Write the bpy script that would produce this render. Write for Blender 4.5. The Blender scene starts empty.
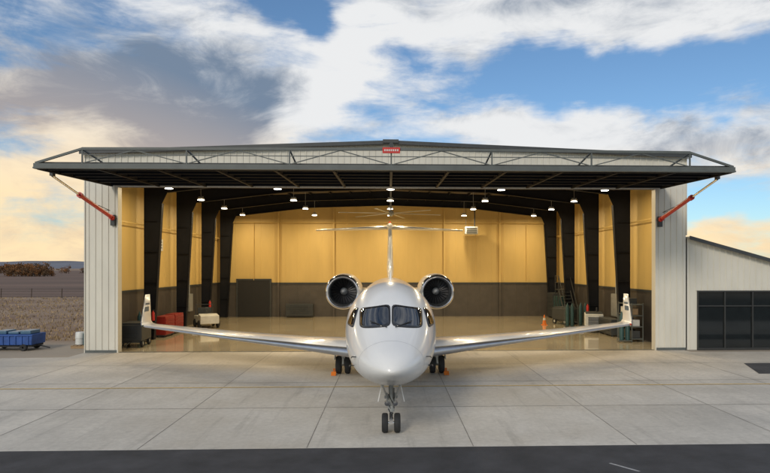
import bpy, bmesh, math, random
import numpy as np
from mathutils import Vector, Matrix
random.seed(4)
S=bpy.context.scene
COL=S.collection
TH=math.radians(1.9)

# ------------------------------------------------------------ materials
def rgba(c): return (c[0],c[1],c[2],1)
def new_mat(name):
    m=bpy.data.materials.new(name); m.use_nodes=True
    return m, m.node_tree, m.node_tree.nodes['Principled BSDF']
def mat(name,c,rough=.5,metal=0,var=.12,scale=3.,bump=0,bscale=60,coat=0,emit=None,es=0,spec=None,stretch=None):
    m,nt,b=new_mat(name)
    L=nt.links
    b.inputs['Roughness'].default_value=rough
    b.inputs['Metallic'].default_value=metal
    b.inputs['Coat Weight'].default_value=coat
    b.inputs['Coat Roughness'].default_value=.06
    if spec is not None: b.inputs['Specular IOR Level'].default_value=spec
    tc=nt.nodes.new('ShaderNodeTexCoord')
    src=tc.outputs['Object']
    if stretch:
        mp=nt.nodes.new('ShaderNodeMapping'); mp.inputs['Scale'].default_value=stretch
        L.new(src,mp.inputs['Vector']); src=mp.outputs['Vector']
    n=nt.nodes.new('ShaderNodeTexNoise'); n.inputs['Scale'].default_value=scale; n.inputs['Detail'].default_value=4
    n.inputs['Roughness'].default_value=.6
    L.new(src,n.inputs['Vector'])
    r=nt.nodes.new('ShaderNodeValToRGB')
    r.color_ramp.elements[0].position=.3; r.color_ramp.elements[1].position=.72
    r.color_ramp.elements[0].color=rgba([x*(1-var) for x in c]); r.color_ramp.elements[1].color=rgba([min(1,x*(1+var)) for x in c])
    L.new(n.outputs['Fac'],r.inputs['Fac']); L.new(r.outputs['Color'],b.inputs['Base Color'])
    if bump:
        n2=nt.nodes.new('ShaderNodeTexNoise'); n2.inputs['Scale'].default_value=bscale; n2.inputs['Detail'].default_value=3
        L.new(src,n2.inputs['Vector'])
        bp=nt.nodes.new('ShaderNodeBump'); bp.inputs['Strength'].default_value=bump; bp.inputs['Distance'].default_value=.02
        L.new(n2.outputs['Fac'],bp.inputs['Height']); L.new(bp.outputs['Normal'],b.inputs['Normal'])
    if emit:
        b.inputs['Emission Color'].default_value=rgba(emit); b.inputs['Emission Strength'].default_value=es
    return m

class NT:
    def __init__(s,nt): s.nt=nt
    def _in(s,sock,v):
        if isinstance(v,(int,float)): sock.default_value=v
        elif isinstance(v,(tuple,list)):
            sock.default_value=tuple(v) if len(v)==len(sock.default_value) else tuple(list(v)+[1])
        else: s.nt.links.new(v,sock)
    def m(s,op,a,b=0.,c=None,clamp=False):
        n=s.nt.nodes.new('ShaderNodeMath'); n.operation=op; n.use_clamp=clamp
        s._in(n.inputs[0],a); s._in(n.inputs[1],b)
        if c is not None: s._in(n.inputs[2],c)
        return n.outputs[0]
    def vec(s,x,y,z):
        n=s.nt.nodes.new('ShaderNodeCombineXYZ')
        for i,v in enumerate((x,y,z)): s._in(n.inputs[i],v)
        return n.outputs[0]
    def noise(s,v,scale,detail=6,rough=.55,dist=0,dim='3D'):
        n=s.nt.nodes.new('ShaderNodeTexNoise'); n.noise_dimensions=dim
        n.inputs['Scale'].default_value=scale; n.inputs['Detail'].default_value=detail
        n.inputs['Roughness'].default_value=rough; n.inputs['Distortion'].default_value=dist
        s._in(n.inputs['Vector'],v); return n.outputs['Fac']
    def rng(s,v,a,b,c=0.,d=1.,smooth=True):
        n=s.nt.nodes.new('ShaderNodeMapRange'); n.interpolation_type='SMOOTHSTEP' if smooth else 'LINEAR'
        s._in(n.inputs[0],v)
        for i,k in enumerate((a,b,c,d)): n.inputs[i+1].default_value=k
        return n.outputs[0]
    def mix(s,f,a,b,mode='MIX'):
        n=s.nt.nodes.new('ShaderNodeMix'); n.data_type='RGBA'; n.blend_type=mode
        s._in(n.inputs[0],f); s._in(n.inputs[6],a); s._in(n.inputs[7],b)
        return n.outputs[2]
    def mapping(s,v,loc=(0,0,0),rot=0,scale=(1,1,1),typ='POINT'):
        n=s.nt.nodes.new('ShaderNodeMapping'); n.vector_type=typ
        s._in(n.inputs['Vector'],v)
        if 'Location' in n.inputs: n.inputs['Location'].default_value=loc
        n.inputs['Rotation'].default_value=(0,0,rot); n.inputs['Scale'].default_value=scale
        return n.outputs[0]
    def length(s,v):
        n=s.nt.nodes.new('ShaderNodeVectorMath'); n.operation='LENGTH'; s._in(n.inputs[0],v); return n.outputs['Value']

PITCH=3.72; X0=-1.82; Y0=13.05
def concrete_mat():
    m,nt,b=new_mat('apron_concrete'); N=NT(nt)
    tc=nt.nodes.new('ShaderNodeTexCoord'); v=tc.outputs['Object']
    sp=nt.nodes.new('ShaderNodeSeparateXYZ'); nt.links.new(v,sp.inputs[0])
    fx=N.m('FLOOR',N.m('DIVIDE',N.m('SUBTRACT',sp.outputs[0],X0),PITCH))
    fy=N.m('FLOOR',N.m('DIVIDE',N.m('SUBTRACT',sp.outputs[1],Y0),PITCH))
    wn=nt.nodes.new('ShaderNodeTexWhiteNoise'); wn.noise_dimensions='2D'
    nt.links.new(N.vec(fx,fy,0),wn.inputs['Vector'])
    big=N.noise(v,.35,5,.65); fine=N.noise(v,7,6,.7); spk=N.noise(v,90,3,.6)
    st=N.noise(N.mapping(v,scale=(2.2,.18,1)),1.3,5,.65)
    blot=N.noise(N.mapping(v,loc=(9,4,0)),1.1,6,.7)
    val=N.m('ADD',N.m('MULTIPLY',wn.outputs['Value'],.15),.925)
    val=N.m('MULTIPLY',val,N.rng(big,.3,.7,.84,1.1))
    val=N.m('MULTIPLY',val,N.rng(fine,.3,.7,.90,1.07))
    val=N.m('MULTIPLY',val,N.rng(spk,.3,.7,.92,1.06))
    val=N.m('MULTIPLY',val,N.rng(st,.52,.75,1.0,.80))
    val=N.m('MULTIPLY',val,N.rng(blot,.60,.74,1.0,.80))
    c=N.mix(N.rng(sp.outputs[1],19,27),(.54,.505,.445,1),(.51,.46,.385,1))
    n=nt.nodes.new('ShaderNodeVectorMath'); n.operation='SCALE'; nt.links.new(c,n.inputs[0]); nt.links.new(val,n.inputs['Scale'])
    nt.links.new(n.outputs[0],b.inputs['Base Color'])
    nt.links.new(N.rng(big,.3,.7,.55,.8),b.inputs['Roughness'])
    bp=nt.nodes.new('ShaderNodeBump'); bp.inputs['Strength'].default_value=.25; bp.inputs['Distance'].default_value=.006
    nt.links.new(spk,bp.inputs['Height']); nt.links.new(bp.outputs[0],b.inputs['Normal'])
    return m
def ground_mat():
    m,nt,b=new_mat('dry_ground'); N=NT(nt)
    tc=nt.nodes.new('ShaderNodeTexCoord'); v=tc.outputs['Object']
    sp=nt.nodes.new('ShaderNodeSeparateXYZ'); nt.links.new(v,sp.inputs[0])
    n1=N.noise(v,.12,6,.65); n2=N.noise(v,3,5,.7)
    c=N.mix(N.rng(n1,.35,.65),(.20,.12,.075,1),(.32,.22,.14,1))
    c=N.mix(N.rng(n2,.4,.7,0,.5),c,(.13,.085,.05,1))
    c=N.mix(N.rng(N.m('ADD',sp.outputs[1],N.m('MULTIPLY',n1,6)),33,37),(.36,.30,.23,1),c)
    nt.links.new(c,b.inputs['Base Color']); b.inputs['Roughness'].default_value=.95
    bp=nt.nodes.new('ShaderNodeBump'); bp.inputs['Strength'].default_value=.5; bp.inputs['Distance'].default_value=.05
    nt.links.new(n2,bp.inputs['Height']); nt.links.new(bp.outputs[0],b.inputs['Normal'])
    return m

M={}
M['concrete']=concrete_mat(); M['ground']=ground_mat()
M['asphalt']=mat('asphalt',(.046,.046,.050),.88,var=.35,scale=1.2,bump=.7,bscale=80)
M['joint']=mat('joint_sealant',(.24,.22,.195),.9,var=.35,scale=2)
M['yellow']=mat('worn_yellow_paint',(.60,.43,.17),.7,var=.25,scale=6)
M['whitep']=mat('road_white_paint',(.35,.35,.35),.7,var=.3,scale=6)
M['siding']=mat('cream_metal_siding',(.63,.60,.52),.42,var=.07,scale=1.2,stretch=(1,1,.3))
M['liner']=mat('tan_liner_panel',(.62,.435,.155),.55,var=.07,scale=.8,stretch=(1,1,.25))
M['wains']=mat('grey_wainscot',(.070,.060,.052),.5,var=.15,scale=1.5)
M['steel']=mat('dark_frame_steel',(.010,.011,.015),.6,var=.2,scale=2,spec=.2)
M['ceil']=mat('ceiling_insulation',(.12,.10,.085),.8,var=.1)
M['trim']=mat('charcoal_trim',(.040,.044,.046),.5,var=.15)
M['doorsteel']=mat('grey_door_steel',(.095,.105,.10),.5,var=.15,scale=2)
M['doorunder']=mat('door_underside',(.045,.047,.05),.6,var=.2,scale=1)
M['galv']=mat('galvanised',(.42,.43,.42),.4,metal=.5,var=.15)
M['red']=mat('hydraulic_red',(.55,.025,.015),.35,var=.1)
M['dred']=mat('dark_red_enamel',(.26,.02,.015),.4,var=.15)
M['chrome']=mat('polished_metal',(.75,.75,.76),.14,metal=1,var=.04)
M['jet']=mat('aircraft_white_paint',(.80,.785,.755),.28,var=.015,scale=.8,coat=.55)
M['jetgrey']=mat('aircraft_grey',(.36,.37,.38),.35,var=.06)
M['alu']=mat('leading_edge_aluminium',(.55,.56,.58),.33,metal=1,var=.08)
M['glass']=mat('cockpit_glass',(.012,.014,.018),.04,var=.1,spec=.7,coat=.4)
M['seal']=mat('window_seal',(.03,.03,.032),.5)
M['rubber']=mat('tyre_rubber',(.02,.02,.021),.75,var=.2,scale=10)
M['dark']=mat('dark_void',(.012,.012,.013),.6)
M['fan']=mat('titanium_fan',(.11,.11,.115),.38,metal=1,var=.1)
M['bglass']=mat('storefront_glass',(.010,.013,.014),.06,var=.2,spec=.6)
M['bronze']=mat('dark_bronze_frame',(.035,.035,.034),.4)
M['blue']=mat('blue_paint',(.02,.075,.28),.5,var=.25,scale=4)
M['teal']=mat('teal_equipment',(.025,.07,.075),.45,var=.2)
M['tblue']=mat('winglet_blue',(.06,.13,.2),.3)
M['orange']=mat('safety_orange',(.7,.18,.02),.5)
M['wht']=mat('white_equipment',(.62,.62,.59),.45)
M['wood']=mat('pallet_wood',(.33,.22,.12),.8,var=.3,scale=6,stretch=(1,8,8))
M['bark']=mat('bark',(.07,.05,.035),.9,var=.3)
M['field']=mat('plowed_field',(.13,.075,.05),.95,var=.4,scale=.05,bump=.8,bscale=.6,stretch=(.15,1,1))
M['hill']=mat('hill_scrub',(.15,.155,.18),1,var=.25,scale=.004)
M['grass']=mat('dry_grass_blades',(.34,.24,.13),.9,var=.35,scale=.4)

def floor_mat():
    m,nt,b=new_mat('epoxy_floor'); N=NT(nt)
    tc=nt.nodes.new('ShaderNodeTexCoord'); v=tc.outputs['Object']
    n1=N.noise(v,.6,5,.6); n2=N.noise(v,.25,4,.6)
    c=N.mix(N.rng(n1,.3,.7),(.60,.50,.34,1),(.70,.60,.41,1))
    nt.links.new(c,b.inputs['Base Color'])
    nt.links.new(N.rng(n2,.3,.7,.07,.16),b.inputs['Roughness'])
    b.inputs['Coat Weight'].default_value=.8; b.inputs['Coat Roughness'].default_value=.05
    return m
M['floor']=floor_mat()

# ------------------------------------------------------------ mesh helpers
def root(name,loc=(0,0,0)):
    o=bpy.data.objects.new(name,None); o.location=loc; o.empty_display_size=.3; COL.objects.link(o); return o
def obj(name,verts,faces,m,parent=None,smooth=False,mats=None,fm=None):
    me=bpy.data.meshes.new(name); me.from_pydata([tuple(v) for v in verts],[],faces)
    if mats:
        for q in mats: me.materials.append(q)
        if fm is not None: me.polygons.foreach_set('material_index',fm)
    elif m: me.materials.append(m)
    if smooth: me.polygons.foreach_set('use_smooth',[True]*len(me.polygons))
    me.update()
    bm=bmesh.new(); bm.from_mesh(me); bmesh.ops.recalc_face_normals(bm,faces=bm.faces); bm.to_mesh(me); bm.free()
    o=bpy.data.objects.new(name,me); COL.objects.link(o)
    if parent: o.parent=parent
    return o
class MB:
    """accumulates geometry into one mesh"""
    def __init__(s): s.v=[]; s.f=[]
    def add(s,v,f):
        k=len(s.v); s.v+= [tuple(q) for q in v]; s.f+=[tuple(i+k for i in q) for q in f]
    def box(s,c,d,rot=None):
        v=[]
        for x in (-.5,.5):
            for y in (-.5,.5):
                for z in (-.5,.5):
                    p=Vector((x*d[0],y*d[1],z*d[2]))
                    if rot is not None: p=rot@p
                    v.append(p+Vector(c))
        s.add(v,[(0,1,3,2),(4,6,7,5),(0,4,5,1),(2,3,7,6),(0,2,6,4),(1,5,7,3)])
    def bx(s,x0,x1,y0,y1,z0,z1): s.box(((x0+x1)/2,(y0+y1)/2,(z0+z1)/2),(x1-x0,y1-y0,z1-z0))
    def beam(s,a,b,w,h,up=(0,0,1)):
        a=Vector(a);b=Vector(b); d=b-a; L=d.length; d.normalize()
        u=Vector(up)
        if abs(d.dot(u))>.95: u=Vector((0,1,0))
        x=d.cross(u).normalized(); z=x.cross(d)
        R=Matrix((x,d,z)).transposed()
        s.box((a+b)/2,(w,L,h),R)
    def cyl(s,a,b,r,r2=None,n=16):
        a=Vector(a);b=Vector(b); d=(b-a).normalized(); u=Vector((0,0,1)) if abs(d.z)<.9 else Vector((0,1,0))
        x=d.cross(u).normalized(); y=x.cross(d); r2=r if r2 is None else r2
        v=[]
        for p,q in((a,r),(b,r2)):
            for i in range(n):
                t=2*math.pi*i/n; v.append(p+x*q*math.cos(t)+y*q*math.sin(t))
        f=[(i,(i+1)%n,n+(i+1)%n,n+i) for i in range(n)]+[tuple(range(n))[::-1],tuple(range(n,2*n))]
        s.add(v,f)
    def lathe(s,prof,c,axis='x',n=32,closed=False):
        c=Vector(c); v=[]
        for a,r in prof:
            for i in range(n):
                t=2*math.pi*i/n; p,q=r*math.cos(t),r*math.sin(t)
                v.append(c+Vector({'x':(a,p,q),'y':(p,a,q),'z':(p,q,a)}[axis]))
        f=[]; m=len(prof)
        for j in range(m if closed else m-1):
            k=(j+1)%m
            for i in range(n): f.append((j*n+i,j*n+(i+1)%n,k*n+(i+1)%n,k*n+i))
        s.add(v,f)
    def poly(s,pts,ext):
        n=len(pts); e=Vector(ext); v=[Vector(p) for p in pts]+[Vector(p)+e for p in pts]
        s.add(v,[tuple(range(n))[::-1],tuple(range(n,2*n))]+[(i,(i+1)%n,n+(i+1)%n,n+i) for i in range(n)])
    def done(s,name,m,parent=None,smooth=False,bevel=0,seg=2):
        o=obj(name,s.v,s.f,m,parent,smooth)
        if bevel:
            md=o.modifiers.new('bev','BEVEL'); md.width=bevel; md.segments=seg; md.limit_method='ANGLE'
        if smooth:
            md=o.modifiers.new('es','EDGE_SPLIT'); md.split_angle=math.radians(38)
        return o
def ribbed(name,p0,p1,nrm,z0,z1,m,parent,pitch=.3,dep=.03,rib=.09):
    """vertical ribbed sheet from p0 to p1 (xy). z1 may be function of distance"""
    p0=Vector(p0);p1=Vector(p1); d=p1-p0; L=d.length; d.normalize(); nv=Vector(nrm)
    prof=[(0,0)]; t=pitch/2
    while t+rib<L:
        prof+=[(t-rib/2,0),(t-rib/4,dep),(t+rib/4,dep),(t+rib/2,0)]; t+=pitch
    prof.append((L,0))
    zf=z1 if callable(z1) else (lambda q:z1)
    zb=z0 if callable(z0) else (lambda q:z0)
    v=[];f=[]
    for a,o in prof:
        q=p0+d*a+nv*o; v.append((q.x,q.y,zb(a))); v.append((q.x,q.y,zf(a)))
    for i in range(len(prof)-1): f.append((2*i,2*i+2,2*i+3,2*i+1))
    return obj(name,v,f,m,parent)

# ------------------------------------------------------------ ground
obj('ground',[(-6000,-300,-.02),(6000,-300,-.02),(6000,9000,-.02),(-6000,9000,-.02)],[(0,1,2,3)],M['ground'])
obj('asphalt_taxiway',[(-80,-20,-.004),(80,-20,-.004),(80,13.05,-.004),(-80,13.05,-.004)],[(0,1,2,3)],M['asphalt'])
ap=root('concrete_apron')
obj('slab',[(-60,13.0,.0),(60,13.0,0),(60,27.3,0),(14.4,27.3,0),(14.4,28.1,0),(-14.35,28.1,0),(-14.35,26.6,0),(-60,23.6,0)],[tuple(range(8))],M['concrete'],ap)
b=MB()
x=X0-PITCH*12
JW=.010
while x<50:
    ye=28.0 if abs(x)<14 else 23.5
    b.add([(x-JW,13.03,.004),(x+JW,13.03,.004),(x+JW,ye,.004),(x-JW,ye,.004)],[(0,1,2,3)])
    x+=PITCH
for k in range(1,4):
    y=Y0+PITCH*k
    b.add([(-55,y-JW,.0065),(55,y-JW,.0065),(55,y+JW,.0065),(-55,y+JW,.0065)],[(0,1,2,3)])
b.done('expansion_joints',M['joint'],ap)
obj('painted_line',[(-40,19.63,.010),(40,19.63,.010),(40,19.73,.010),(-40,19.73,.010)],[(0,1,2,3)],M['yellow'],ap)
obj('asphalt_patch',[(14.0,21.6,.006),(40,21.6,.006),(40,24.0,.006),(14.9,24.0,.006)],[(0,1,2,3)],M['asphalt'],ap)
b=MB(); b.add([(4.5,11.8,0),(4.9,11.3,0),(4.96,11.32,0),(4.56,11.82,0)],[(0,1,2,3)]); b.done('taxiway_marking',M['whitep'])
obj('crop_field',[(-900,82,.02),(-18,82,.02),(-40,900,.02),(-900,900,.02)],[(0,1,2,3)],M['field'])
def hills(name,dist,base,amp,seed,x0,x1):
    rnd=random.Random(seed); ph=[rnd.random()*6 for _ in range(6)]
    v=[];f=[];n=160
    for i in range(n+1):
        x=x0+(x1-x0)*i/n
        h=base+amp*(.5*math.sin(x*.0011+ph[0])+.3*math.sin(x*.0031+ph[1])+.2*math.sin(x*.008+ph[2])+.1*math.sin(x*.02+ph[3]))
        v+=[(x,dist,-5),(x,dist+300,h*.6),(x,dist+700,h)]
    for i in range(n):
        a=3*i; f+=[(a,a+3,a+4,a+1),(a+1,a+4,a+5,a+2)]
    obj(name,v,f,M['hill'],None,True)
hills('hills',3600,56,14,3,-5500,5500)
def leaf_mat():
    m,nt,b=new_mat('autumn_foliage'); N=NT(nt)
    tc=nt.nodes.new('ShaderNodeTexCoord'); v=tc.outputs['Object']
    n=N.noise(v,.22,3,.6); n2=N.noise(v,1.7,3,.6)
    c=N.mix(N.rng(n,.4,.6),(.13,.07,.03,1),(.30,.12,.03,1)); c=N.mix(N.rng(n2,.4,.7,0,.6),c,(.06,.05,.025,1))
    nt.links.new(c,b.inputs['Base Color']); b.inputs['Roughness'].default_value=.9
    return m
M['leaf']=leaf_mat()
tr=root('distant_trees'); lb=MB(); tb=MB(); rn=random.Random(9)
def tree(x,y,h,nl=42):
    tb.cyl((x,y,0),(x+rn.uniform(-.3,.3),y,h*.6),.035*h,.012*h,6)
    cl=[(x+rn.gauss(0,.24*h),y+rn.gauss(0,.2*h),h*rn.uniform(.12,.86),h*rn.uniform(.12,.24)) for _ in range(10)]
    for c in cl:
        tb.cyl((x,y,h*.2),(c[0],c[1],c[2]),.012*h,.004*h,4)
        for _ in range(nl):
            d=Vector((rn.gauss(0,1),rn.gauss(0,1),rn.gauss(0,.8))).normalized()*c[3]*rn.uniform(.4,1)
            p=Vector(c[:3])+d; s=h*rn.uniform(.02,.05)
            u=Vector((rn.gauss(0,1),rn.gauss(0,1),rn.gauss(0,1))).normalized(); w=u.orthogonal().normalized()
            lb.add([p-u*s,p+w*s,p+u*s,p-w*s],[(0,1,2,3)])
for i in range(20): tree(-187+i*1.35+rn.uniform(-1,1),285+rn.uniform(-8,8),rn.uniform(5.5,8.6)*(1-.25*abs(i-8)/12))
for i in range(70): tree(-350+i*3.3+rn.uniform(-2,2),430+rn.uniform(-10,10),rn.uniform(4.5,7.5),24)
for i in range(24): tree(190+i*9+rn.uniform(-2,2),430+rn.uniform(-10,10),rn.uniform(3,6),24)
lb.done('foliage',M['leaf'],tr); tb.done('trunks',M['bark'],tr)
gb=MB()
for _ in range(5200):
    y=33+48*rn.random()**1.6; x=-15.8-rn.random()*(8+y*.55)
    for k in range(2):
        a=rn.random()*6.28; h=rn.uniform(.05,.2); w=.02+y*.0006
        p=Vector((x+rn.uniform(-.1,.1),y+rn.uniform(-.1,.1),-.02)); dx=math.cos(a)*w; dy=math.sin(a)*w
        gb.add([(p.x-dx,p.y-dy,p.z),(p.x+dx,p.y+dy,p.z),(p.x+rn.uniform(-.08,.08),p.y+rn.uniform(-.08,.08),h)],[(0,1,2)])
gb.done('dry_grass',M['grass'])
fb=MB()
for i in range(40): fb.cyl((-20-i*4,80,-.02),(-20-i*4+.05,80,1.25),.06,n=6)
for z in(.5,.85,1.15): fb.cyl((-20,80,z),(-176,80,z),.012,n=4)
fb.done('wire_fence',M['bark'])

# ------------------------------------------------------------ hangar
HG=root('aircraft_hangar')
XL,XR=-14.3,14.5; XC=.1; YF=28.0; YB=48.4; EZ=9.45; PZ=10.0
OL,OR=-12.82,13.02; HZ=7.82
def roofz(x): return EZ+(PZ-EZ)*(1-abs(x-XC)/14.4)
ribbed('pier_left_siding',(XL,YF,0),(OL,YF,0),(0,-1,0),0,HZ,M['siding'],HG)
ribbed('pier_right_siding',(OR,YF,0),(XR,YF,0),(0,-1,0),0,HZ,M['siding'],HG)
ribbed('gable_siding',(XL,YF,0),(XR,YF,0),(0,-1,0),HZ,lambda a:roofz(XL+a)-.05,M['siding'],HG)
b=MB(); b.bx(XL-.04,XL,YF-.05,YF+.1,0,EZ-.1); b.bx(XR,XR+.04,YF-.05,YF+.1,5.6,EZ-.1)
b.bx(OL,OL+.05,YF-.05,YF+.35,0,HZ); b.bx(OR-.05,OR,YF-.05,YF+.35,0,HZ)
b.done('corner_trim',M['siding'],HG)
b=MB(); b.bx(XL,OL,YF-.045,YF-.031,0,.12); b.bx(OR,XR,YF-.045,YF-.031,0,.12); b.done('base_flashing',M['doorsteel'],HG)
b=MB(); b.bx(XL+.1,OL-.001,YF+.06,YF+.3,0,9.2); b.bx(OR+.001,XR-.1,YF+.06,YF+.3,0,9.2); b.bx(OL-.001,OR+.001,YF+.06,YF+.3,HZ+.02,9.2)
b.done('front_wall_core',M['wains'],HG)
ribbed('west_siding',(XL,YB,0),(XL,YF,0),(-1,0,0),0,EZ-.1,M['siding'],HG)
ribbed('east_siding',(XR,YB,0),(XR,YF,0),(1,0,0),0,EZ-.1,M['siding'],HG)
ribbed('rear_siding',(XL,YB,0),(XR,YB,0),(0,1,0),0,lambda a:roofz(XL+a)-.05,M['siding'],HG)
b=MB()
for s in(-1,1):
    xe=XL-.12 if s<0 else XR+.12
    b.poly([(xe,YF-.25,EZ-.06),(XC,YF-.25,PZ-.04),(XC,YF-.25,PZ+.03),(xe,YF-.25,EZ+.01)],(0,YB-YF+.5,0))
b.done('roof_sheet',M['siding'],HG)
b=MB()
for s in(-1,1):
    xe=XL-.15 if s<0 else XR+.15
    b.poly([(xe,YF-.3,EZ-.12),(XC,YF-.3,PZ-.10),(XC,YF-.3,PZ+.07),(xe,YF-.3,EZ+.05)],(0,.045,0))
b.box((XC,YF-.33,PZ+.02),(.75,.05,.16))
b.done('rake_trim',M['trim'],HG)
ZW=2.75
def liner(p0,p1,n,nm):
    ribbed('liner_'+nm,p0,p1,n,ZW,9.3,M['liner'],HG,pitch=1.0,dep=.006,rib=.05)
    q0=Vector(p0)+Vector(n)*.012; q1=Vector(p1)+Vector(n)*.012
    ribbed('wainscot_'+nm,q0,q1,n,0,ZW,M['wains'],HG,pitch=1.0,dep=.006,rib=.05)
liner((XL+.35,YF+.3,0),(XL+.35,YB-.3,0),(1,0,0),'west')
liner((XR-.35,YF+.3,0),(XR-.35,YB-.3,0),(-1,0,0),'east')
liner((XL+.35,YB-.3,0),(XR-.35,YB-.3,0),(0,-1,0),'rear')
b=MB()
b.bx(XL+.37,XL+.42,YF+.3,YB-.34,ZW-.06,ZW+.06); b.bx(XR-.42,XR-.37,YF+.3,YB-.34,ZW-.06,ZW+.06); b.bx(XL+.42,XR-.42,YB-.37,YB-.33,ZW-.06,ZW+.06)
b.done('wainscot_cap',M['trim'],HG)
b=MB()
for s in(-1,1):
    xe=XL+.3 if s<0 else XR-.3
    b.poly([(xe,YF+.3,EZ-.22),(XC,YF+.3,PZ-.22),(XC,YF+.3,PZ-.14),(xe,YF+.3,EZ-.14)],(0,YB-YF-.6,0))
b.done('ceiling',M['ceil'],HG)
b=MB()
for y in (28.55,33,38,43,47.7):
    for s in(-1,1):
        X=lambda q:XC+s*q
        pts=[(X(13.75),y,0),(X(13.75),y,9.15),(X(0),y,9.7),(X(0),y,9.15),(X(6.5),y,8.95),(X(12.45),y,8.25),(X(12.75),y,7.6),(X(13.2),y,0)]
        if y==28.55:
            pts=[(X(13.75),y,8.2),(X(13.75),y,9.15),(X(0),y,9.7),(X(0),y,9.15),(X(6.5),y,8.95),(X(12.45),y,8.25)]
        b.poly(pts,(0,.03,0))
        if y!=28.55:
            b.poly([(X(13.2),y-.12,0),(X(12.75),y-.12,7.6),(X(12.71),y-.12,7.6),(X(13.16),y-.12,0)],(0,.27,0))
            for zq in(1.5,3.2,4.9,6.6): b.bx(min(X(13.7),X(13.0)),max(X(13.7),X(13.0)),y-.10,y-.002,zq,zq+.02)
        b.poly([(X(6.5),y-.12,8.95),(X(12.45),y-.12,8.25),(X(12.45),y-.12,8.21),(X(6.5),y-.12,8.91)],(0,.27,0))
        b.poly([(X(0),y-.12,9.15),(X(6.5),y-.12,8.95),(X(6.5),y-.12,8.91),(X(0),y-.12,9.11)],(0,.27,0))
b.done('portal_frames',M['steel'],HG)
b=MB()
for i in range(-9,10):
    if i==0: continue
    x=XC+i*1.45; z=roofz(x)-.34
    b.bx(x-.04,x+.04,YF+.4,YB-.5,z-.1,z+.1)
b.done('purlins',M['steel'],HG)
b=MB()
for x in (-9,-4.5,4.6,9.2):
    b.bx(x-.07,x+.07,YB-.5,YB-.35,ZW+.07,9.2)
b.done('rear_wall_posts',M['liner'],HG)
b=MB()
for x in (-9,-4.5,4.6,9.2):
    b.bx(x-.07,x+.07,YB-.5,YB-.38,0,ZW+.068)
b.done('rear_post_bases',M['wains'],HG)
b=MB()
b.cyl((XL+.6,YF+1,6.4),(XL+.6,YB-.6,6.4),.035,n=8); b.cyl((XR-.6,YF+1,6.6),(XR-.6,YB-.6,6.6),.035,n=8)
b.cyl((XL+.6,YB-.6,7.7),(XR-.6,YB-.6,7.7),.03,n=8)
for x in(-11,7.2,11.4): b.cyl((x,YB-.45,3.0),(x,YB-.45,7.7),.022,n=8)
b.done('conduit',M['liner'],HG)
b=MB(); b.bx(-12.3,-9.7,YB-.42,YB-.34,0.05,3.0); b.done('rear_service_door',M['dark'],HG)
b=MB(); b.bx(-12.42,-12.3,YB-.45,YB-.34,0,3.12); b.bx(-9.7,-9.58,YB-.45,YB-.34,0,3.12); b.bx(-12.3,-9.7,YB-.45,YB-.34,3.0,3.12)
b.done('rear_door_frame',M['trim'],HG)
obj('hangar_floor',[(XL+.35,YF+.02,.006),(XR-.35,YF+.02,.006),(XR-.35,YB-.3,.006),(XL+.35,YB-.3,.006)],[(0,1,2,3)],M['floor'],HG)
b=MB(); b.add([(OL,YF+.02,.011),(OR,YF+.02,.011),(OR,YF+.2,.011),(OL,YF+.2,.011)],[(0,1,2,3)]); b.done('floor_drain',M['doorsteel'],HG)
LT=root('office_annex')
def lz(x): return 5.5-.275*(x-14.56)
AX0,AX1=14.56,21.5; G0,G1,GZ=15.05,20.6,2.9
ribbed('upper_siding',(AX0,YF,0),(AX1,YF,0),(0,-1,0),GZ,lambda a:lz(AX0+a)-.05,M['siding'],LT)
ribbed('jamb_siding',(AX0,YF,0),(G0,YF,0),(0,-1,0),0,GZ,M['siding'],LT)
ribbed('end_jamb_siding',(G1,YF,0),(AX1,YF,0),(0,-1,0),0,GZ,M['siding'],LT)
ribbed('side_siding',(AX1,YF,0),(AX1,46,0),(1,0,0),0,lz(AX1)-.05,M['siding'],LT)
ribbed('back_siding',(AX0,46,0),(AX1,46,0),(0,1,0),0,lambda a:lz(AX0+a)-.05,M['siding'],LT)
b=MB(); b.poly([(AX0,YF-.25,lz(AX0)-.04),(AX1+.3,YF-.25,lz(AX1+.3)-.04),(AX1+.3,YF-.25,lz(AX1+.3)+.03),(AX0,YF-.25,lz(AX0)+.03)],(0,18.4,0)); b.done('roof_sheet',M['siding'],LT)
b=MB(); b.poly([(AX0,YF-.3,lz(AX0)-.11),(AX1+.32,YF-.3,lz(AX1+.32)-.11),(AX1+.32,YF-.3,lz(AX1+.32)+.06),(AX0,YF-.3,lz(AX0)+.06)],(0,.045,0)); b.done('rake_trim',M['trim'],LT)
b=MB(); b.bx(G0+.06,G1-.06,YF+.04,YF+.06,.1,GZ-.06); b.done('glazing',M['bglass'],LT)
b=MB()
b.bx(G0,G0+.06,YF-.05,YF+.1,0,GZ); b.bx(G1-.06,G1,YF-.05,YF+.1,0,GZ); b.bx(G0+.06,G1-.06,YF-.05,YF+.1,GZ-.07,GZ); b.bx(G0+.06,G1-.06,YF-.05,YF+.1,0,.1)
for i in range(1,4):
    x=G0+(G1-G0)*i/4; b.bx(x-.03,x+.03,YF-.03,YF+.038,.1,GZ-.07)
b.bx(G0+.06,G1-.06,YF-.02,YF+.035,2.12,2.17)
b.done('window_mullions',M['bronze'],LT)
b=MB(); b.bx(AX0+.5,AX1-.4,YF+4,YF+4.1,0,3.2); b.done('inner_partition',M['wains'],LT)

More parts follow.
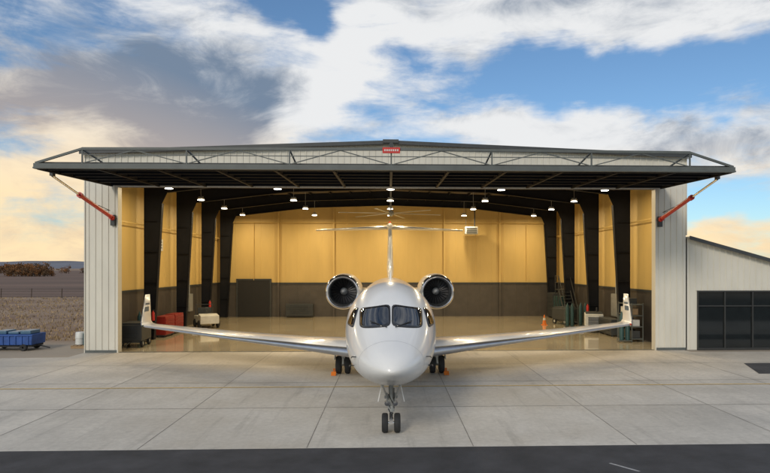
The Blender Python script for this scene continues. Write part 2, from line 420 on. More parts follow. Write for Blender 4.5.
# ------------------------------------------------------------ hydraulic door (open)
DR=root('hydraulic_hangar_door')
DX0,DX1=-13.1,13.3; YO=22.0; ZO=7.68; YI=27.85; ZI=7.86
def dz(y): return ZO+(ZI-ZO)*(y-YO)/(YI-YO)
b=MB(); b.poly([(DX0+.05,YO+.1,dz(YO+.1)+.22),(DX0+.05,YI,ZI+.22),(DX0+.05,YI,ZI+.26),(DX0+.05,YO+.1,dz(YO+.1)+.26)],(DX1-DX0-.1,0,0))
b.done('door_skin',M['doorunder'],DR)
ys=[YO+.06,YO+.55,YO+1.5,YO+2.5,YO+3.5,YO+4.5,YI-.1]
b=MB()
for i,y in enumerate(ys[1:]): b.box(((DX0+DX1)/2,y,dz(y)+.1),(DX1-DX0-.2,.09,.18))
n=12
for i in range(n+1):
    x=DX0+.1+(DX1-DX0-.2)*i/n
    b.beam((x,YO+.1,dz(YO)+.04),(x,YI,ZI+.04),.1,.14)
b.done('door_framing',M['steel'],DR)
b=MB(); b.box(((DX0+DX1)/2,YO,ZO+.09),(DX1-DX0,.12,.2)); b.box(((DX0+DX1)/2,YO-.08,ZO+.02),(DX1-DX0,.05,.05))
b.beam((DX0,YO+.06,ZO+.1),(DX0,YI,ZI+.1),.08,.2); b.beam((DX1,YO+.06,ZO+.1),(DX1,YI,ZI+.1),.08,.2)
b.done('edge_channel',M['doorsteel'],DR)
b=MB()
def ttop(x): return 8.42+.06*(1-abs(x-XC)/12)
xa,xb=-11.35,11.55
for s in((xa,XC),(XC,xb)): b.beam((s[0],YO,ttop(s[0])),(s[1],YO,ttop(s[1])),.09,.1)
b.beam((DX0+.05,YO,ZO+.2),(xa,YO,ttop(xa)),.08,.08); b.beam((DX1-.05,YO,ZO+.2),(xb,YO,ttop(xb)),.08,.08)
nn=12; step=(xb-xa)/nn
for i in range(nn+1):
    x=xa+step*i
    if i%2==0 : b.beam((x,YO,ZO+.19),(x,YO,ttop(x)-.04),.05,.05)
    if i<nn:
        if i%2==0: b.beam((x+.05,YO,ZO+.22),(x+step,YO,ttop(x+step)-.05),.035,.035)
        else: b.beam((x,YO,ttop(x)-.05),(x+step-.05,YO,ZO+.22),.035,.035)
    if i%2==0: b.beam((x,YO+.03,ttop(x)-.02),(x,YO+2.5,dz(YO+2.5)+.28),.05,.05)
b.beam((xa,YO,8.2),(xb,YO,8.2),.03,.03)
b.done('stiffening_truss',M['doorsteel'],DR)
b=MB(); b.box((XC,YO-.09,8.42),(.66,.04,.22)); b.done('name_plate',M['red'],DR,bevel=.01)
b=MB()
for i in range(7): b.box((XC-.24+.08*i,YO-.115,8.42),(.05,.01,.07))
b.done('name_plate_letters',M['wht'],DR)
b=MB(); b.lathe([(0,.001),(0,.09),(.04,.09),(.04,.001)],(XC,YO-.1,8.62),'y',20); b.done('emblem',M['trim'],DR)
for s,xd,xw in((-1,DX0-.1,OL-.16),(1,DX1+.1,OR+.16)):
    a=Vector((xd,23.35,7.62)); e=Vector((xw,YF-.12,6.35)); k=a.lerp(e,.40)
    b=MB(); b.cyl(a,k,.045,n=12); b.done('piston_rod',M['chrome'],DR,True)
    b=MB(); b.cyl(k,e,.09,n=16); b.cyl(k,k.lerp(e,.05),.12,n=16); b.cyl(e.lerp(k,.06),e,.12,n=16); b.done('cylinder_barrel',M['red'],DR,True)
    b=MB(); b.box(e+Vector((0,.03,-.1)),(.2,.12,.5)); b.box(a+Vector((0,0,.12)),(.12,.2,.25)); b.cyl(e+Vector((-.15,0,0)),e+Vector((.15,0,0)),.05,n=10)
    for q in(.55,.75): b.cyl(k.lerp(e,q)+Vector((0,0,.13)),e+Vector((.12*s,0,.35)),.015,n=6)
    b.done('cylinder_bracket',M['trim'],DR)

# ------------------------------------------------------------ lights
warm=(1,.80,.48)
M['lens']=mat('led_lens',(.9,.9,.85),.4,emit=(1,.93,.78),es=14)
for y in(30.4,35.5,40.5,45.5):
    for x in(-11.3,-5.75,.1,5.9,11.4):
        R=root('high_bay_light',(x,y,8.12))
        b=MB(); b.lathe([(.0,.02),(0,.16),(.10,.20)],(0,0,-.02),'z',16); b.cyl((0,0,.05),(0,0,.14),.12,n=12); b.cyl((0,0,.14),(0,0,roofz(x)-8.5),.015,n=6)
        b.box((-.0,0,.16),(.3,.05,.05)); b.done('housing',M['galv'],R)
        b=MB(); b.cyl((0,0,-.04),(0,0,-.022),.19,n=16); b.done('lens',M['lens'],R)
        ld=bpy.data.lights.new('lamp','AREA'); ld.shape='DISK'; ld.size=.36; ld.energy=150 if y>40 else 140; ld.color=warm
        lo=bpy.data.objects.new('lamp',ld); lo.location=(0,0,-.05); COL.objects.link(lo); lo.parent=R
F=root('ceiling_fan',(.15,40,7.75))
b=MB(); b.cyl((0,0,.15),(0,0,1.6),.05,n=10); b.cyl((0,0,-.12),(0,0,.18),.22,.17,n=20); b.cyl((0,0,-.2),(0,0,-.12),.12,n=16); b.done('hub',M['galv'],F)
b=MB()
for i in range(6):
    t=i*math.pi/3+.25; d=Vector((math.cos(t),math.sin(t),0))
    b.beam(d*.2,d*3.6+Vector((0,0,-.03)),.17,.03)
b.done('blades',M['galv'],F)

# ------------------------------------------------------------ JET
J=root('business_jet',(.06,12.25,0))
def pchip(xs,ys):
    xs=np.array(xs,float); ys=np.array(ys,float); h=np.diff(xs); d=np.diff(ys)/h; m=np.zeros(len(xs))
    for i in range(1,len(xs)-1):
        if d[i-1]*d[i]>0:
            w1=2*h[i]+h[i-1]; w2=h[i]+2*h[i-1]; m[i]=(w1+w2)/(w1/d[i-1]+w2/d[i])
    m[0]=d[0]; m[-1]=d[-1]
    def f(x):
        x=min(max(x,xs[0]),xs[-1]); i=min(max(int(np.searchsorted(xs,x))-1,0),len(h)-1)
        t=(x-xs[i])/h[i]
        return float((2*t**3-3*t*t+1)*ys[i]+(t**3-2*t*t+t)*h[i]*m[i]+(-2*t**3+3*t*t)*ys[i+1]+(t**3-t*t)*h[i]*m[i+1])
    return f
rW=pchip([10,12,14,16,18,19.4],[1.30,1.30,1.22,.95,.5,.12])
rT=pchip([10,12,14,16,18,19.4],[3.60,3.60,3.58,3.50,3.38,3.22])
rB=pchip([10,12,14,16,18,19.4],[1.04,1.04,1.12,1.5,2.15,2.9])
def cap(s,L,p,q): return max(0.,1-(1-min(s/L,1))**p)**q
def smst(x): x=min(max(x,0),1); return x*x*x*(x*(x*6-15)+10)
def sec(s):
    s=max(s,0)
    if s<=10:
        w=1.30*cap(s,5.8,2.4,.56)+.003
        t=1.80+.66*cap(s,2.9,2.3,.56)+1.14*smst((s-.3)/5.0)+.003
        bb=1.80-.76*cap(s,4.8,2.5,.60)
    else: w,t,bb=rW(s),rT(s),rB(s)
    return w,(t+bb)/2,(t-bb)/2
def P(s,th):
    w,zc,h=sec(s); return Vector((w*math.sin(th),s,zc+h*math.cos(th)))
def Fi(x,s,z):
    w,zc,h=sec(s); return (x/w)**2+((z-zc)/h)**2-1
def nrm(p):
    e=.004; g=Vector((Fi(p.x+e,p.y,p.z)-Fi(p.x-e,p.y,p.z),Fi(p.x,p.y+e,p.z)-Fi(p.x,p.y-e,p.z),Fi(p.x,p.y,p.z+e)-Fi(p.x,p.y,p.z-e)))
    return g.normalized()
def front(x,z):
    lo,hi=.01,5.
    for _ in range(40):
        m=(lo+hi)/2
        if Fi(x,m,z)>0: lo=m
        else: hi=m
    return Vector((x,hi,z))
def side(s,z,sg):
    w,zc,h=sec(s); return Vector((sg*w*math.sqrt(max(0,1-((z-zc)/h)**2)),s,z))
n=72; v=[];f=[]
st=[5.4*(i/72)**2 for i in range(73)]+[5.4+14*(i/44) for i in range(1,45)]
for s in st:
    for i in range(n): v.append(P(s,2*math.pi*i/n))
for j in range(len(st)-1):
    for i in range(n): f.append((j*n+i,j*n+(i+1)%n,(j+1)*n+(i+1)%n,(j+1)*n+i))
f.append(tuple(range(n))[::-1]); f.append(tuple(range((len(st)-1)*n,len(st)*n)))
obj('fuselage',v,f,M['jet'],J,True)
def rounded(u,k):
    a=2*math.pi*u; c,s_=math.cos(a),math.sin(a); p=7.
    q=(abs(c)**p+abs(s_)**p)**(-1/p); return c*q*k,s_*q*k
def patch(name,cor,fn,off,m,grow=1.,nr=8,na=48):
    v=[];f=[]
    def at(a,b_):
        u=(a+1)/2; w=(b_+1)/2
        p=(cor[0][0]*(1-u)*(1-w)+cor[1][0]*u*(1-w)+cor[2][0]*u*w+cor[3][0]*(1-u)*w,
           cor[0][1]*(1-u)*(1-w)+cor[1][1]*u*(1-w)+cor[2][1]*u*w+cor[3][1]*(1-u)*w)
        q=fn(*p); return q+nrm(q)*off
    v.append(at(0,0))
    for j in range(1,nr+1):
        for i in range(na): v.append(at(*rounded(i/na,j/nr*grow)))
    for i in range(na): f.append((0,1+i,1+(i+1)%na))
    for j in range(nr-1):
        for i in range(na): f.append((1+j*na+i,1+j*na+(i+1)%na,1+(j+1)*na+(i+1)%na,1+(j+1)*na+i))
    k=len(v)
    for i in range(na):
        q=Vector(v[1+(nr-1)*na+i]); v.append(q-nrm(q)*(off+.01))
    for i in range(na): f.append((1+(nr-1)*na+i,1+(nr-1)*na+(i+1)%na,k+(i+1)%na,k+i))
    return obj(name,v,f,m,J,True)
for s in(-1,1):
    c=[(s*.035,2.61),(s*.76,2.53),(s*.80,2.93),(s*.045,3.05)]
    patch('windshield_seal',c,front,.006,M['seal'],1.07); patch('windshield',c,front,.012,M['glass'],.97)
    c=[(2.58,2.50),(3.45,2.52),(3.62,2.88),(3.34,2.93)]
    fn=lambda a,b_,s=s:side(a,b_,s)
    patch('side_window_seal',c,fn,.006,M['seal'],1.08); patch('side_window',c,fn,.012,M['glass'],.96)
    for k in range(7):
        s0=5.9+k*.86; c=[(s0,2.52),(s0+.3,2.52),(s0+.3,2.95),(s0,2.95)]
        patch('cabin_window',c,fn,.006,M['glass'],1.,3,24)
def ring(name,s,wd,m,t0=0,t1=2*math.pi,nn=80,off=.002):
    v=[];f=[]
    for i in range(nn+1):
        t=t0+(t1-t0)*i/nn
        for ds in(0,wd):
            p=P(s+ds,t); v.append(p+nrm(p)*off)
    for i in range(nn): f.append((2*i,2*i+2,2*i+3,2*i+1))
    obj(name,v,f,m,J,True)
ring('radome_seam',1.02,.009,M['jetgrey']); ring('frame_seam',4.35,.008,M['jetgrey'])
b=MB()
for s in(-1,1):
    p=front(s*.10,2.56); q=front(s*.50,2.66); b.beam(p+nrm(p)*.03,q+nrm(q)*.04,.018,.018)
    for z,s0 in((1.95,1.25),(1.70,1.55)):
        p=side(s0,z,s); b.beam(p,p+Vector((s*.10,-.02,0)),.02,.02); b.cyl(p+Vector((s*.10,.03,0)),p+Vector((s*.10,-.16,0)),.012,n=8)
b.done('wipers_and_pitots',M['seal'],J)
b=MB(); b.poly([(-.012,5.2,3.5),(-.012,5.55,3.5),(-.012,5.5,3.86),(-.012,5.38,3.86)],(.024,0,0)); b.poly([(-.012,8.2,3.5),(-.012,8.5,3.5),(-.012,8.48,3.78),(-.012,8.4,3.78)],(.024,0,0))
b.poly([(-.012,3.6,1.12),(-.012,3.9,1.12),(-.012,3.88,.86),(-.012,3.78,.86)],(.024,0,0)); b.done('blade_antennas',M['jet'],J)

def airfoil(n=14,t=.12):
    xs=[.5*(1-math.cos(math.pi*i/n)) for i in range(n+1)]
    th=lambda x:5*t*(.2969*math.sqrt(x)-.126*x-.3516*x*x+.2843*x**3-.1015*x**4)
    return [(x,th(x)*1.1) for x in xs[::-1]]+[(x,-th(x)*.9) for x in xs[1:-1]]
def loft(name,secs,m,le=None,frac=.06,parent=J):
    v=[];f=[];fm=[]; k=None
    for x,y,z,c,t,ph in secs:
        pr=airfoil(14,t); k=len(pr)
        d=Vector((-math.sin(ph),0,math.cos(ph)))
        for a,h in pr: v.append(Vector((x,y+a*c,z))+d*h*c)
    pr=airfoil(14,.1)
    for j in range(len(secs)-1):
        for i in range(k):
            f.append((j*k+i,j*k+(i+1)%k,(j+1)*k+(i+1)%k,(j+1)*k+i))
            fm.append(1 if le and max(pr[i][0],pr[(i+1)%k][0])<frac else 0)
    f.append(tuple(range(k))); fm.append(0); f.append(tuple(range((len(secs)-1)*k,len(secs)*k))[::-1]); fm.append(0)
    return obj(name,v,f,None,parent,True,[m,le or m],fm)
for s in(-1,1):
    def wy(x): return 7.55+(x-1.2)*.56
    secs=[(s*.4,7.0,1.08,5.2,.13,0),(s*1.3,7.45,1.10,4.4,.13,0),(s*3.2,wy(3.2),1.17,3.2,.125,0),(s*6,wy(6),1.29,2.35,.115,0),(s*8.5,wy(8.5),1.42,1.75,.11,0),(s*10.35,wy(10.35),1.52,1.3,.10,0),
          (s*10.53,wy(10.5)+.05,1.57,1.2,.09,-s*.6),(s*10.61,wy(10.55)+.16,1.68,1.08,.085,-s*1.1),(s*10.66,wy(10.6)+.36,1.95,.95,.08,-s*1.32),(s*10.84,wy(10.6)+1.15,2.82,.5,.08,-s*1.38)]
    secs=[(a,b_,c,d,e,-ph) for a,b_,c,d,e,ph in secs]
    loft('wing',secs,M['jet'],M['alu'],.05)
    b=MB()
    for (h0,h1) in((2.1,2.3),(2.38,2.46)):
        for sd in(-1,1):
            x0=10.66+(h0-1.95)*.207; x1=10.66+(h1-1.95)*.207
            y0=wy(10.6)+.36+(h0-1.95)*.91; y1=wy(10.6)+.36+(h1-1.95)*.91
            o=.045*sd
            b.add([(s*x0+o,y0+.1,h0),(s*x0+o,y0+.55,h0),(s*x1+o,y1+.5,h1),(s*x1+o,y1+.08,h1)],[(0,1,2,3)])
    b.done('winglet_stripe',M['tblue'],J)
    b=MB()
    for x in(3.7,5.9,8.0):
        c=3.0-(x-3.2)*.3
        b.lathe([(-.9,.005),(-.75,.06),(-.3,.11),(.3,.12),(.9,.07),(1.3,.01)],(s*x,wy(x)+c*.72,1.09+(x-3)*.045),'y',12)
    b.done('flap_track_fairing',M['jet'],J,True)
    b=MB(); b.lathe([(0,.001),(-.012,.08),(.05,.09)],(s*1.75,wy(1.75),1.12),'y',16); b.done('landing_light',M['chrome'],J,True)
    b=MB(); b.lathe([(-.1,.01),(-.05,.035),(.1,.045),(.25,.02)],(s*10.45,wy(10.45)+.02,1.55),'y',12); b.done('navigation_light',M['teal'] if s<0 else M['red'],J,True)
    ss=[(s*.02,17.6,6.10,2.1,.10,0),(s*1.5,18.35,6.09,1.65,.10,0),(s*4.0,19.55,6.06,.95,.09,0)]
    loft('tailplane',ss,M['jet'],M['alu'],.05)
    ex,ey,ez=s*2.02,12.55,2.98
    b=MB(); b.lathe([(.16,.745),(.5,.775),(1.1,.79),(2.2,.77),(3.1,.66),(3.9,.50),(4.25,.44),(4.22,.42),(3.6,.44)],(ex,ey,ez),'y',48); b.done('nacelle',M['jet'],J,True)
    b=MB(); b.lathe([(.16,.745),(.07,.725),(.02,.69),(0,.655),(.02,.62),(.08,.59),(.16,.575)],(ex,ey,ez),'y',48); b.done('intake_lip',M['chrome'],J,True)
    b=MB(); b.lathe([(.16,.575),(.5,.56),(.95,.57)],(ex,ey,ez),'y',48); b.done('intake_duct',M['trim'],J,True)
    b=MB(); b.cyl((ex,ey+.99,ez),(ex,ey+1.02,ez),.575,n=40); b.done('fan_case',M['dark'],J)
    b=MB(); b.cyl((ex,ey+3.6,ez),(ex,ey+3.62,ez),.43,n=30); b.lathe([(3.6,.25),(4.1,.2),(4.6,.03)],(ex,ey,ez),'y',24); b.done('exhaust_core',M['fan'],J,True)
    b=MB()
    for i in range(24):
        t=2*math.pi*i/24; d=Vector((math.cos(t),0,math.sin(t))); p=Vector((-d.z,0,d.x)); c=Vector((ex,ey+.86,ez))
        b.add([c+d*.15-p*.03,c+d*.15+p*.03+Vector((0,.08,0)),c+d*.555+p*.075+Vector((0,.05,0)),c+d*.555-p*.04],[(0,1,2,3)])
    b.done('fan_blades',M['fan'],J)
    b=MB(); b.lathe([(.55,.003),(.6,.05),(.72,.11),(.88,.165)],(ex,ey,ez),'y',24); b.done('spinner',M['jetgrey'],J,True)
    loft('pylon',[(s*.85,13.6,2.92,3.2,.09,0),(s*1.45,13.55,2.96,3.0,.09,0)],M['jet'])
v=[];f=[]; k=None; secs=[(11.8,3.5,6.6,.03),(13.4,3.66,5.4,.05),(14.3,3.92,4.4,.075),(15.3,4.6,3.4,.085),(17.2,5.9,2.35,.09),(17.45,6.12,2.25,.085)]
for y,z,c,t in secs:
    pr=airfoil(14,t); k=len(pr)
    for a,h in pr: v.append((h*c,y+a*c,z))
for j in range(len(secs)-1):
    for i in range(k): f.append((j*k+i,j*k+(i+1)%k,(j+1)*k+(i+1)%k,(j+1)*k+i))
f.append(tuple(range(k))); f.append(tuple(range((len(secs)-1)*k,len(secs)*k)))
obj('fin',v,f,M['jet'],J,True)
b=MB(); b.lathe([(17.0,.005),(17.15,.08),(17.6,.16),(18.6,.17),(19.6,.1),(20.1,.01)],(0,0,6.14),'y',20); b.done('tail_bullet',M['jet'],J,True)
b=MB(); b.lathe([(-.08,.08),(0,.06),(.08,.01)],(0,17.9,6.34),'z',12); b.done('beacon',M['red'],J,True)
v=[];f=[];q=[(5.6,.05,.02),(6.2,.9,.14),(7.4,1.35,.30),(9.5,1.48,.34),(12,1.4,.32),(13.8,.9,.18),(14.6,.05,.02)]
gw,gh=pchip([a[0] for a in q],[a[1] for a in q]),pchip([a[0] for a in q],[a[2] for a in q])
ns=30; na=32
for j in range(ns+1):
    s_=5.6+9.0*j/ns
    for i in range(na):
        t=2*math.pi*i/na; v.append((gw(s_)*math.sin(t),s_,1.12+gh(s_)*math.cos(t)*(1 if math.cos(t)<0 else 1.3)))
for j in range(ns):
    for i in range(na): f.append((j*na+i,j*na+(i+1)%na,(j+1)*na+(i+1)%na,(j+1)*na+i))
obj('belly_fairing',v,f,M['jet'],J,True)
def wheel(b,bh,x,y,r,w):
    b.lathe([(-w*.42,r*.55),(-w*.5,r*.72),(-w*.46,r*.9),(-w*.3,r*.985),(0,r),(w*.3,r*.985),(w*.46,r*.9),(w*.5,r*.72),(w*.42,r*.55)],(x,y,r),'x',36)
    bh.lathe([(-w*.40,.01),(-w*.34,r*.2),(-w*.2,r*.3),(-w*.40,r*.56),(w*.40,r*.56),(w*.2,r*.3),(w*.34,r*.2),(w*.40,.01)],(x,y,r),'x',24)
b=MB();h=MB()
ny=1.95
for s in(-1,1): wheel(b,h,s*.15,ny,.235,.155)
b.done('nose_tyres',M['rubber'],J,True); h.done('nose_wheel_hubs',M['wht'],J,True)
b=MB(); b.cyl((0,ny-.05,1.25),(0,ny,.52),.062,n=16); b.cyl((0,ny-.01,.66),(0,ny-.01,.52),.085,n=16); b.cyl((-.06,ny,.66),(.06,ny,.66),.04,n=10)
b.beam((0,ny+.08,.6),(0,ny+.22,.42),.05,.03); b.beam((0,ny+.22,.42),(0,ny+.05,.28),.05,.03)
b.beam((-.08,ny,.8),(-.2,ny-.55,1.25),.03,.03); b.beam((.08,ny,.8),(.2,ny-.55,1.25),.03,.03); b.cyl((-.16,ny,.86),(.16,ny,.86),.035,n=10)
b.cyl((-.1,ny-.08,.80),(-.1,ny-.08,.98),.02,n=8); b.cyl((.1,ny-.08,.80),(.1,ny-.08,.98),.02,n=8)
b.done('nose_gear_strut',M['galv'],J,True)
b=MB(); b.cyl((0,ny,.53),(0,ny,.26),.04,n=14); b.cyl((-.15,ny,.235),(.15,ny,.235),.035,n=12); b.box((0,ny,.27),(.09,.09,.13)); b.done('nose_gear_oleo',M['chrome'],J,True)
b=MB()
for s in(-1,1): b.lathe([(-.06,.001),(-.055,.06),(0,.065),(.05,.03)],(s*.10,ny-.12,.74),'y',16)
b.done('taxi_lights',M['chrome'],J,True)
b=MB()
for s in(-1,1):
    b.poly([(s*.22,ny-.45,1.22),(s*.22,ny+.35,1.16),(s*.30,ny+.30,.80),(s*.30,ny-.40,.84)],(s*.02,0,0))
b.done('nose_gear_doors',M['jet'],J)
b=MB()
for zq,r in((.95,.012),(.72,.010),(.6,.012)): b.cyl((-.07,ny-.1,zq),(.05,ny-.07,zq-.25),r,n=6)
b.cyl((.07,ny-.09,1.1),(.07,ny-.07,.6),.01,n=6); b.done('hydraulic_lines',M['seal'],J)
b=MB();h=MB(); k=MB(); my=9.95
for s in(-1,1):
    for dx in(-.17,.17): wheel(b,h,s*1.78+dx,my,.335,.22)
    k.cyl((s*1.78,my-.02,1.2),(s*1.78,my,.34),.07,n=14); k.cyl((s*1.78-.2,my,.335),(s*1.78+.2,my,.335),.05,n=12)
    k.beam((s*1.78,my-.05,.55),(s*1.1,my,1.15),.05,.05); k.poly([(s*2.05,my-.35,1.2),(s*2.05,my+.35,1.2),(s*2.08,my+.3,.55),(s*2.08,my-.3,.55)],(s*.02,0,0))
    k.beam((s*1.78,my-.1,.6),(s*1.78,my-.25,.42),.06,.03); k.beam((s*1.78,my-.25,.42),(s*1.78,my-.06,.32),.06,.03)
b.done('main_tyres',M['rubber'],J,True); h.done('main_wheel_hubs',M['wht'],J,True); k.done('main_gear_struts',M['wht'],J,True)
for s in(-1,1):
    b=MB(); x0=s*(1.78+.33)
    for dy in(-1,1): b.poly([(x0-.09,my+dy*.50,.0),(x0-.09,my+dy*.34,.0),(x0-.09,my+dy*.36,.13)],(.18,0,0))
    b.beam((x0,my-.42,.05),(x0,my+.42,.05),.02,.02)
    ch=b.done('wheel_chock',M['orange'],None); ch.location=(.06,12.25,.002)

# ------------------------------------------------------------ equipment
def gpu(loc,m,name='ground_power_unit',sc=1.,rz=0):
    R=root(name,loc); R.rotation_euler=(0,0,rz); R.scale=(sc,)*3
    b=MB(); b.bx(-.55,.55,-.8,.8,.32,1.15); b.done('cabinet',m,R,bevel=.05)
    b=MB(); b.bx(-.5,.5,-.7,.7,1.152,1.22); b.cyl((.2,.3,1.2),(.2,.3,1.5),.05,n=10)
    for i in range(6): b.bx(-.35,.35,-.83,-.802,.45+.09*i,.50+.09*i)
    b.done('louvres',M['trim'],R)
    b=MB();h=MB()
    for x in(-.5,.5):
        for y in(-.55,.55):
            b.lathe([(-.06,.1),(-.07,.17),(-.04,.2),(.04,.2),(.07,.17),(.06,.1)],(x,y,.2),'x',20); h.lathe([(-.05,.01),(-.03,.11),(.03,.11),(.05,.01)],(x,y,.2),'x',14)
    b.done('wheels',M['rubber'],R,True); h.done('hubs',M['wht'],R,True)
    b=MB(); b.bx(-.45,.45,-.75,.75,.24,.318); b.beam((0,-.78,.28),(0,-1.5,.2),.05,.05); b.done('chassis',M['trim'],R)
gpu((-13.0,30.4,.006),M['trim'],rz=.1); gpu((12.9,36.3,.006),M['wht'],rz=-.3); gpu((12.6,41.2,.006),M['trim'],rz=.4)
def tug(loc,rz):
    R=root('aircraft_tug',loc); R.rotation_euler=(0,0,rz)
    b=MB(); b.poly([(-.6,-1.1,.3),(-.6,1.1,.3),(-.6,1.1,.75),(-.6,.25,.8),(-.6,-.2,.8),(-.6,-.4,.95),(-.6,-1.1,.85)],(1.2,0,0)); b.done('body',M['wht'],R,bevel=.04)
    b=MB(); b.bx(-.45,.45,.15,.6,.805,.92); b.bx(-.45,.45,.6,.7,.805,1.3); b.cyl((0,-.25,.9),(0,-.05,1.15),.02,n=8); b.done('seat',M['trim'],R,bevel=.03)
    b=MB(); b.lathe([(-.01,.15),(.01,.17),(.01,.15)],(0,-.03,1.17),'y',20); b.beam((-.55,.75,.8),(-.55,.75,1.5),.04,.04); b.beam((.55,.75,.8),(.55,.75,1.5),.04,.04); b.beam((-.57,.75,1.5),(.57,.75,1.5),.04,.04); b.done('roll_frame',M['trim'],R)
    b=MB()
    for x in(-.6,.6):
        for y in(-.7,.7): b.lathe([(-.08,.05),(-.1,.2),(-.05,.27),(.05,.27),(.1,.2),(.08,.05)],(x,y,.27),'x',20)
    b.done('wheels',M['rubber'],R,True)
tug((-12.3,39.8,.006),.5)
def cabinet(loc,m,rz=0,w=1.4,h=1.2):
    R=root('tool_chest',loc); R.rotation_euler=(0,0,rz)
    b=MB(); b.bx(-w/2,w/2,-.3,.3,.14,h); b.done('carcass',m,R,bevel=.015)
    b=MB(); k=5
    for i in range(k):
        z=.2+(h-.28)*i/k; b.bx(-w/2+.04,w/2-.04,-.325,-.302,z,z+(h-.28)/k-.03); b.bx(-w/3,w/3,-.35,-.326,z+.1,z+.12)
    b.done('drawers',m,R)
    b=MB()
    for x in(-w/2+.1,w/2-.1):
        for y in(-.2,.2): b.lathe([(-.02,.01),(-.02,.065),(.02,.065),(.02,.01)],(x,y,.066),'x',12)
    b.bx(-w/2,w/2,-.3,.3,.1,.138); b.done('casters',M['trim'],R)
cabinet((-13.1,34.6,.006),M['dred'],math.pi/2); cabinet((-13.2,36.4,.006),M['dred'],math.pi/2); cabinet((13.3,44.6,.006),M['teal'],-math.pi/2,1.8,1.8); cabinet((13.2,34.4,.006),M['trim'],-math.pi/2,2,1.0); cabinet((13.3,46.6,.006),M['trim'],-math.pi/2,1.6,2.0)
cabinet((-7.2,47.5,.006),M['trim'],0,2.2,1.1)
def stair(loc,rz,h=3.2):
    R=root('maintenance_platform',loc); R.rotation_euler=(0,0,rz)
    b=MB(); k=9
    for i in range(k): b.bx(-.4,.4,-1.6+i*.2,-1.4+i*.2,.3+i*(h-.6)/k,.33+i*(h-.6)/k)
    b.bx(-.45,.45,.2,1.1,h-.35,h-.3)
    for x in(-.42,.42):
        b.beam((x,-1.7,.1),(x,.25,h-.3),.05,.12)
        for y in(.22,1.08): b.beam((x,y,.15),(x,y,h+.7),.05,.05)
        b.beam((x,.22,h+.7),(x,1.08,h+.7),.04,.04); b.beam((x,.22,h+.2),(x,1.08,h+.2),.03,.03); b.beam((x,-1.7,1.0),(x,.22,h+.7),.04,.04); b.beam((x,-1.7,.15),(x,1.08,.15),.05,.05); b.beam((x,-1.68,.15),(x,-1.68,1.),.04,.04)
        b.beam((x,.22,h-.4),(x,1.08,.3),.03,.03)
    b.done('frame',M['trim'],R)
    b=MB()
    for x in(-.42,.42):
        for y in(-1.5,.9): b.lathe([(-.03,.01),(-.03,.09),(.03,.09),(.03,.01)],(x,y,.09),'x',14)
    b.done('casters',M['rubber'],R)
stair((13.1,42.9,.006),0,2.7)
def bottles(loc):
    R=root('nitrogen_cart',loc); b=MB()
    for x in(-.16,.16): b.lathe([(0,.01),(0,.12),(1.25,.12),(1.4,.06),(1.5,.03),(1.55,.01)],(x,0,.12),'z',18)
    b.done('bottles',M['teal'],R,True)
    b=MB(); b.bx(-.35,.35,-.15,.2,.06,.11); b.beam((-.3,.2,.1),(-.3,.2,1.5),.03,.03); b.beam((.3,.2,.1),(.3,.2,1.5),.03,.03); b.bx(-.3,.3,.15,.2,.9,.93); b.done('cart',M['doorsteel'],R)
bottles((13.2,39.2,.006)); bottles((12.7,31.0,.006)); bottles((-13.3,32.0,.006)); bottles((12.1,38.6,.006))
def ext(loc):
    R=root('fire_extinguisher',loc); b=MB(); b.lathe([(0,.01),(0,.08),(.42,.08),(.5,.03),(.55,.02)],(0,0,0),'z',16); b.done('bottle',M['red'],R,True)
    b=MB(); b.bx(-.02,.09,-.01,.01,.56,.6); b.cyl((.04,0,.55),(.11,0,.2),.012,n=6); b.done('valve',M['trim'],R)
ext((13.0,38.0-.3,1.1)); ext((-12.95,43-.3,1.1)); ext((-13.0,33-.35,1.1))
R=root('unit_heater',(6.6,46.6,7.0)); b=MB(); b.bx(-.5,.5,-.4,.4,-.3,.3); b.done('case',M['wht'],R,bevel=.03)
b=MB()
for i in range(5): b.bx(-.42,.42,-.43,-.402,-.24+i*.1,-.19+i*.1)
b.cyl((.3,0,.3),(.3,0,2.2),.05,n=10); b.cyl((-.4,0,.3),(-.4,0,2.2),.015,n=6); b.done('louvres',M['trim'],R)
def wsign(name,loc,sz,m,m2):
    R=root(name,loc); b=MB(); b.bx(-.02,.02,-sz[0]/2,sz[0]/2,-sz[1]/2,sz[1]/2); b.done('board',m,R)
    b=MB()
    for z in(.25,0,-.25): b.bx(-.028,.028,-sz[0]*.35,sz[0]*.35,z*sz[1]-.04*sz[1],z*sz[1]+.04*sz[1])
    b.done('lettering',m2,R)
wsign('wall_sign',(14.08,40.6,5.6),(1.3,1.3),M['blue'],M['wht']); wsign('wall_sign',(-13.88,35.8,5.4),(1.,.7),M['wht'],M['trim'])
b=MB()
R=root('electrical_panel',(14.05,35.6,0))
b.bx(-.12,.08,-.5,.5,1.0,2.4); b.bx(-.14,-.121,-.45,.45,1.05,2.35); b.cyl((0,0,2.4),(0,0,8.8),.04,n=8); b.done('cabinet',M['galv'],R)
R=root('electrical_panel',(-13.85,41,0)); b=MB(); b.bx(-.08,.12,-.4,.4,1.0,2.2); b.cyl((0,0,2.2),(0,0,8.8),.04,n=8); b.done('cabinet',M['galv'],R)
R=root('storage_shelf',(13.4,31.9,0)); b=MB()
for y in(-.9,.9):
    for x in(-.3,.3): b.bx(x-.025,x+.025,y-.025,y+.025,0.006,2.1)
for z in(.15,.8,1.4,2.0): b.bx(-.32,.32,-.93,.93,z,z+.04)
b.done('rack',M['doorsteel'],R)
